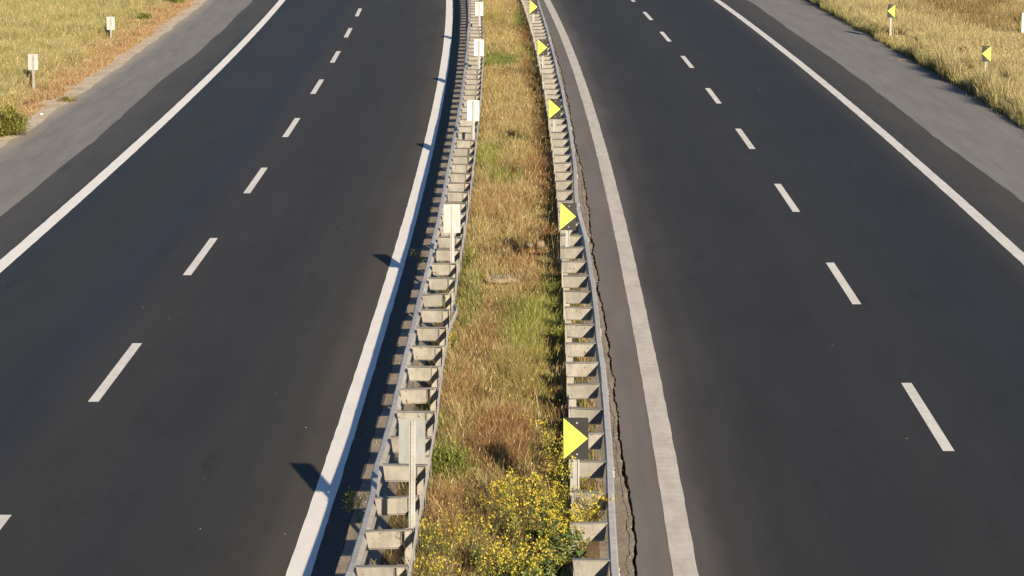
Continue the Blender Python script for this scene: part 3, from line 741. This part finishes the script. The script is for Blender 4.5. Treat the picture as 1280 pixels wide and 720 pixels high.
plants = [  # (px, py at head height), label, height, stems, spread, leaves, leaf length, lean
 ((655, 640), .75, 'densest yellow flowering plant in the middle of the foreground patch', .95, 16, .36, 190, .12, (.04, 0), 7),
 ((600, 655), .70, 'yellow flowering plant in the foreground patch, left of the densest one', .75, 12, .30, 110, .10, (-.05, 0), 3),
 ((690, 615), .70, 'yellow flowering plant pressed against the right guardrail below the nearest arrow sign', .95, 15, .30, 190, .11, (.10, 0), 7),
 ((694, 668), .62, 'big leaved plant with few flowers beside the right guardrail at the bottom', .78, 12, .32, 560, .19, (.03, -.08), 5),
 ((560, 665), .60, 'sparse yellow flowering plant near the left guardrail in the foreground patch', .65, 9, .26, 70, .09, (-.08, 0), 2),
 ((535, 705), .50, 'small sparse flowering plant beside left guardrail at the bottom of the patch', .55, 6, .20, 40, .09, (0, 0), 3),
 ((640, 700), .60, 'leafy yellow flowering plant at the bottom middle of the picture', .72, 12, .32, 220, .14, (0, 0), 7),
 ((585, 716), .55, 'yellow flowering plant at the bottom edge, left of the leafy middle one', .65, 9, .28, 130, .12, (0, 0), 2),
 ((630, 610), .65, 'yellow flowering plant at the upper rim of the foreground patch by brown grass', .68, 10, .30, 70, .09, (0, .05), 6),
 ((665, 560), .80, 'tall thin flowering stalk rising above the patch left of nearest arrow sign', 1.05, 5, .14, 40, .07, (.02, 0), 5),
 ((700, 560), .55, 'brownish flowering weed squeezed behind the nearest arrow sign', .60, 7, .18, 50, .08, (0, 0), 5),
 ((672, 712), .55, 'leafy plant at the bottom edge between the yellow flowers and the right guardrail', .70, 11, .30, 480, .17, (.0, .05), 5),
 ((735, 640), .62, 'flowering plant leaning through the right guardrail over its beam', .74, 12, .22, 90, .12, (.38, 0), 8),
]
for (x, y), zz, lab, hh, ns, spd, nl, ll, ln, nb in plants:
    o, D = at(x, y, zz)
    if 'leaning' in lab: o -= .22
    mustard(o, D, lab, hh, ns, spd, nl, ll, ln, nb)
o, D = at(447, 632, .2); mustard(o, D, 'lone yellow weed in the shadow on the road side of the left guardrail', .34, 4, .09, 24, .06, (-.1, 0), 5, z=-.03)
o, D = at(548, 425, .5); mustard(o, D, 'small yellow flowering weed poking through the spacers of left guardrail', .48, 5, .13, 30, .07, (.0, 0), 6)
o, D = at(568, 418, .35); mustard(o, D, 'small yellow flowering weed on the grass side of left guardrail', .40, 4, .10, 24, .07, (.0, 0), 5)
o, D = at(523, 325, .15); mustard(o, D, 'tiny pale flowering weed in the guardrail shadow below the second white sign', .30, 3, .07, 16, .05, (0, 0), 3, z=-.03)

# scattered wild flowers too many to count
fo, fD = scatter(-.75, .92, 16, 120, 5)
k2o, k2D = [], []
for x, y, rx, ry, n in ((690, 420, 26, 50, 130), (600, 495, 45, 18, 45), (610, 180, 20, 30, 25), (690, 350, 14, 40, 50), (680, 570, 30, 60, 70), (570, 540, 35, 30, 35), (610, 620, 60, 40, 40), (540, 660, 25, 40, 50), (605, 215, 14, 14, 20)):
    for _ in range(n):
        o, D = at(x + random.gauss(0, rx * .6), y + random.gauss(0, ry * .6), .3)
        if -.78 < o < .95: k2o.append(o); k2D.append(D)
fo = np.concatenate([fo, k2o]); fD = np.concatenate([fD, k2D])
pos = np.stack([base(fD) + fo, fD, terrain_z(fo, fD) + .22 + .22 * rng.random(len(fo))], 1)
tag(link('wildflower_heads', npmesh('wildflower_heads', *blossoms_np(pos, .016 + .014 * rng.random(len(fo)), YEL * (.7 + .5 * rng.random((len(fo), 1))))), M['leaf']), kind='stuff')

def bush(off, D, label, rad, height, n, cA, cB, leaf=.05, z=None, nar=.38):
    z = vz(off, D) if z is None else z
    r = thing('leafy_weed', P(off, D, z), label, 'weed')
    segs = []; lp = []
    for k in range(max(8, n // 60)):
        a = random.uniform(0, 2 * math.pi); q = rad * math.sqrt(random.random()); e = np.array([math.cos(a) * q, math.sin(a) * q, height * math.sqrt(max(.08, 1 - (q / rad) ** 2)) * random.uniform(.7, 1.1)])
        mid = e * np.array([.4, .4, .55]); segs += [((0, 0, -.03), mid, .005, .004), (mid, e, .004, .0015)]
        for _ in range(n // max(8, n // 60)):
            t = random.random() ** .6; p_ = mid * (t / .55) if t < .55 else mid + (e - mid) * (t - .55) / .45
            lp.append(p_ + rng.normal(0, .045, 3))
    part_np('stems', tubes_np(segs, 1, STEM), r)
    lp = np.array(lp); lp[:, 2] = np.maximum(lp[:, 2], .01); m_ = len(lp)
    mixc = rng.random((m_, 1)); ll = leaf * (.5 + rng.random(m_))
    part_np('leaves', leaves_np(lp, ll, ll * nar, rng.normal(.45, .5, m_), (cA * mixc + cB * (1 - mixc)) * (.75 + .5 * rng.random((m_, 1)))), r, 'stuff')
    return r
o, D = at(556, 600, .15); bush(o, D, 'round green bush beside the nearest pale sign back on left guardrail', .44, .60, 5200, GREEN * 1.5, OLIVE * 1.5, .05, nar=.28)
o, D = at(22, 165, .2); bush(o - .55, D + .9, 'yellow-green bush at the left picture edge beside the sandy verge', .80, .75, 5200, LIME * 1.35, OLIVE * 1.6, .15, nar=.12)
o, D = at(84, 122, .1); bush(o, D, 'low yellowish tuft at the sandy edge below the lower white sign back', .34, .26, 900, OLIVE * 1.5, GOLD, .05)
o, D = at(180, 24, .1); bush(o, D, 'small bright green weed in dry orange grass left of the road', .42, .32, 900, GREEN * 1.9, LIME * 1.1, .07)
o, D = at(215, 3, .1); bush(o, D, 'green weed at the top edge of the left grass', .6, .38, 1200, GREEN * 1.9, LIME * 1.1, .08)
o, D = at(1205, 80, .1); bush(o, D, 'dark green weed at the shoulder edge left of lower right-hand arrow sign', .55, .50, 1400, GREEN * .8, OLIVE * .8, .08)
o, D = at(638, 182, .1); bush(o, D, 'low dark green weed in the median beside third white sign back', .30, .25, 900, GREEN * .8, OLIVE * .7, .06)
o, D = at(590, 335, .1); bush(o, D, 'light green weed against the left guardrail below the second white sign back', .22, .30, 700, LIME * .9, GREEN, .05)
o, D = at(690, 432, .15); bush(o, D, 'yellow-green weed against the right guardrail amid lime grass', .28, .42, 1000, LIME, OLIVE, .06)

# ------------------------------------------------------------------ stones and small debris
def stone(off, D, sx, sy, sz, m, label, rz=0, z=None, name='stone'):
    import bmesh
    bm = bmesh.new(); bmesh.ops.create_icosphere(bm, subdivisions=3, radius=1)
    for v in bm.verts:
        n_ = float(vnoise(np.array([v.co.x * 1.3 + off * 7]), np.array([v.co.y * 1.3 + v.co.z * 2 + D]), 91, 1.2, 3)[0])
        v.co *= .75 + .5 * n_; v.co.z = max(-.6, min(.62, v.co.z)); v.co = Vector((v.co.x * sx, v.co.y * sy, v.co.z * sz))
    me = bpy.data.meshes.new(name); bm.to_mesh(me); bm.free()
    o = link(name, me, m); o.location = P(off, D, vz(off, D) + sz * .35 if z is None else z); o.rotation_euler = (0, 0, rz)
    return tag(o, label, 'stone')
o, D = at(630, 352, .12); stone(o, D, .32, .34, .075, M['stone'], 'flat pale stone lying in the median grass', .1, z=.175)
o, D = at(662, 306, .22); stone(o, D, .05, .09, .05, M['stone'], 'small pale stone in the rusty grass beside a pinkish stone', .4, z=.22)
o, D = at(676, 305, .22); stone(o, D, .08, .12, .10, M['clay'], 'pinkish brown stone in the median beside the small pale one', -.3, z=.22)
o, D = at(1126, 75, .0); stone(o, D, .16, .12, .035, M['clay'], 'flat pale orange stone on the right shoulder at grass edge', .1, z=.01)
o, D = at(52, 144, .0); stone(o, D, .05, .05, .04, M['chalk'], 'tiny white stone on the sandy edge at left', .1, z=.03)
pb = MB()
def pebble(o, D, s, z):
    x, y, _ = P(o, D); q = [random.uniform(.6, 1.2) for _ in range(6)]
    pb.add([(x - s * q[0], y, z), (x, y - s * q[1], z), (x + s * q[2], y, z), (x, y + s * q[3], z), (x, y, z + s * q[4]), (x, y, z - .003)],
           [(0, 1, 4), (1, 2, 4), (2, 3, 4), (3, 0, 4), (1, 0, 5), (2, 1, 5), (3, 2, 5), (0, 3, 5)])
for _ in range(170):
    D = random.uniform(20, 110); o = random.choice([random.uniform(-9, -2.3), random.uniform(2.4, 9.3)])
    pebble(o, D, random.uniform(.004, .011) * (1 if random.random() < .93 else 1.7), .002)
for _ in range(420):
    D = random.uniform(20, 110); pebble(random.uniform(-1.95, -1.5), D, random.uniform(.005, .014), .002)
for _ in range(500):
    D = random.uniform(22, 100); c_ = float(crack(np.array([D]))[0]); pebble(c_ - abs(random.gauss(.04, .07)), D, random.uniform(.005, .014), -.002)
for _ in range(350):
    D = random.uniform(58, 120); pebble(random.uniform(-13.0, -12.5), D, random.uniform(.006, .016), .022)
tag(link('gravel', pb.mesh('gravel'), M['pebble']), kind='stuff')

# ------------------------------------------------------------------ light, sky, camera
sun_dir = Vector((.875, -2.88, 1.0)).normalized()
el = math.asin(sun_dir.z); az = math.atan2(sun_dir.x, sun_dir.y)
w_ = bpy.data.worlds.new('World'); sc.world = w_; w_.use_nodes = True
nt = w_.node_tree; bg = nt.nodes['Background']
sky = nt.nodes.new('ShaderNodeTexSky'); sky.sky_type = 'NISHITA'; sky.sun_disc = False
sky.sun_elevation = el; sky.sun_rotation = az; sky.air_density = 1.0; sky.dust_density = .4; sky.ozone_density = 4.0
tintn = nt.nodes.new('ShaderNodeMixRGB'); tintn.blend_type = 'MULTIPLY'; tintn.inputs[0].default_value = 1; tintn.inputs[2].default_value = (.80, .95, 1.12, 1)
nt.links.new(sky.outputs[0], tintn.inputs[1]); nt.links.new(tintn.outputs[0], bg.inputs[0]); bg.inputs[1].default_value = .05
sl = bpy.data.lights.new('sun', 'SUN'); sl.energy = 4.6; sl.angle = math.radians(.53); sl.color = (1.0, .875, .675)
so = bpy.data.objects.new('sun', sl); COL.objects.link(so); so.rotation_euler = sun_dir.to_track_quat('Z', 'Y').to_euler()
so.location = sun_dir * 60

cd = bpy.data.cameras.new('camera'); cd.sensor_width = 36; cd.lens = CAM_F / 1280 * 36; cd.clip_start = .5; cd.clip_end = 2000
co = bpy.data.objects.new('camera', cd); COL.objects.link(co)
co.location = (0, 0, CAM_H); co.rotation_euler = (math.pi / 2 - TH, 0, 0); sc.camera = co
vs = sc.view_settings
sc.display_settings.display_device = 'sRGB'
vs.view_transform = 'Standard'; vs.look = 'None'; vs.gamma = 1; vs.exposure = 1.0; vs.use_curve_mapping = False
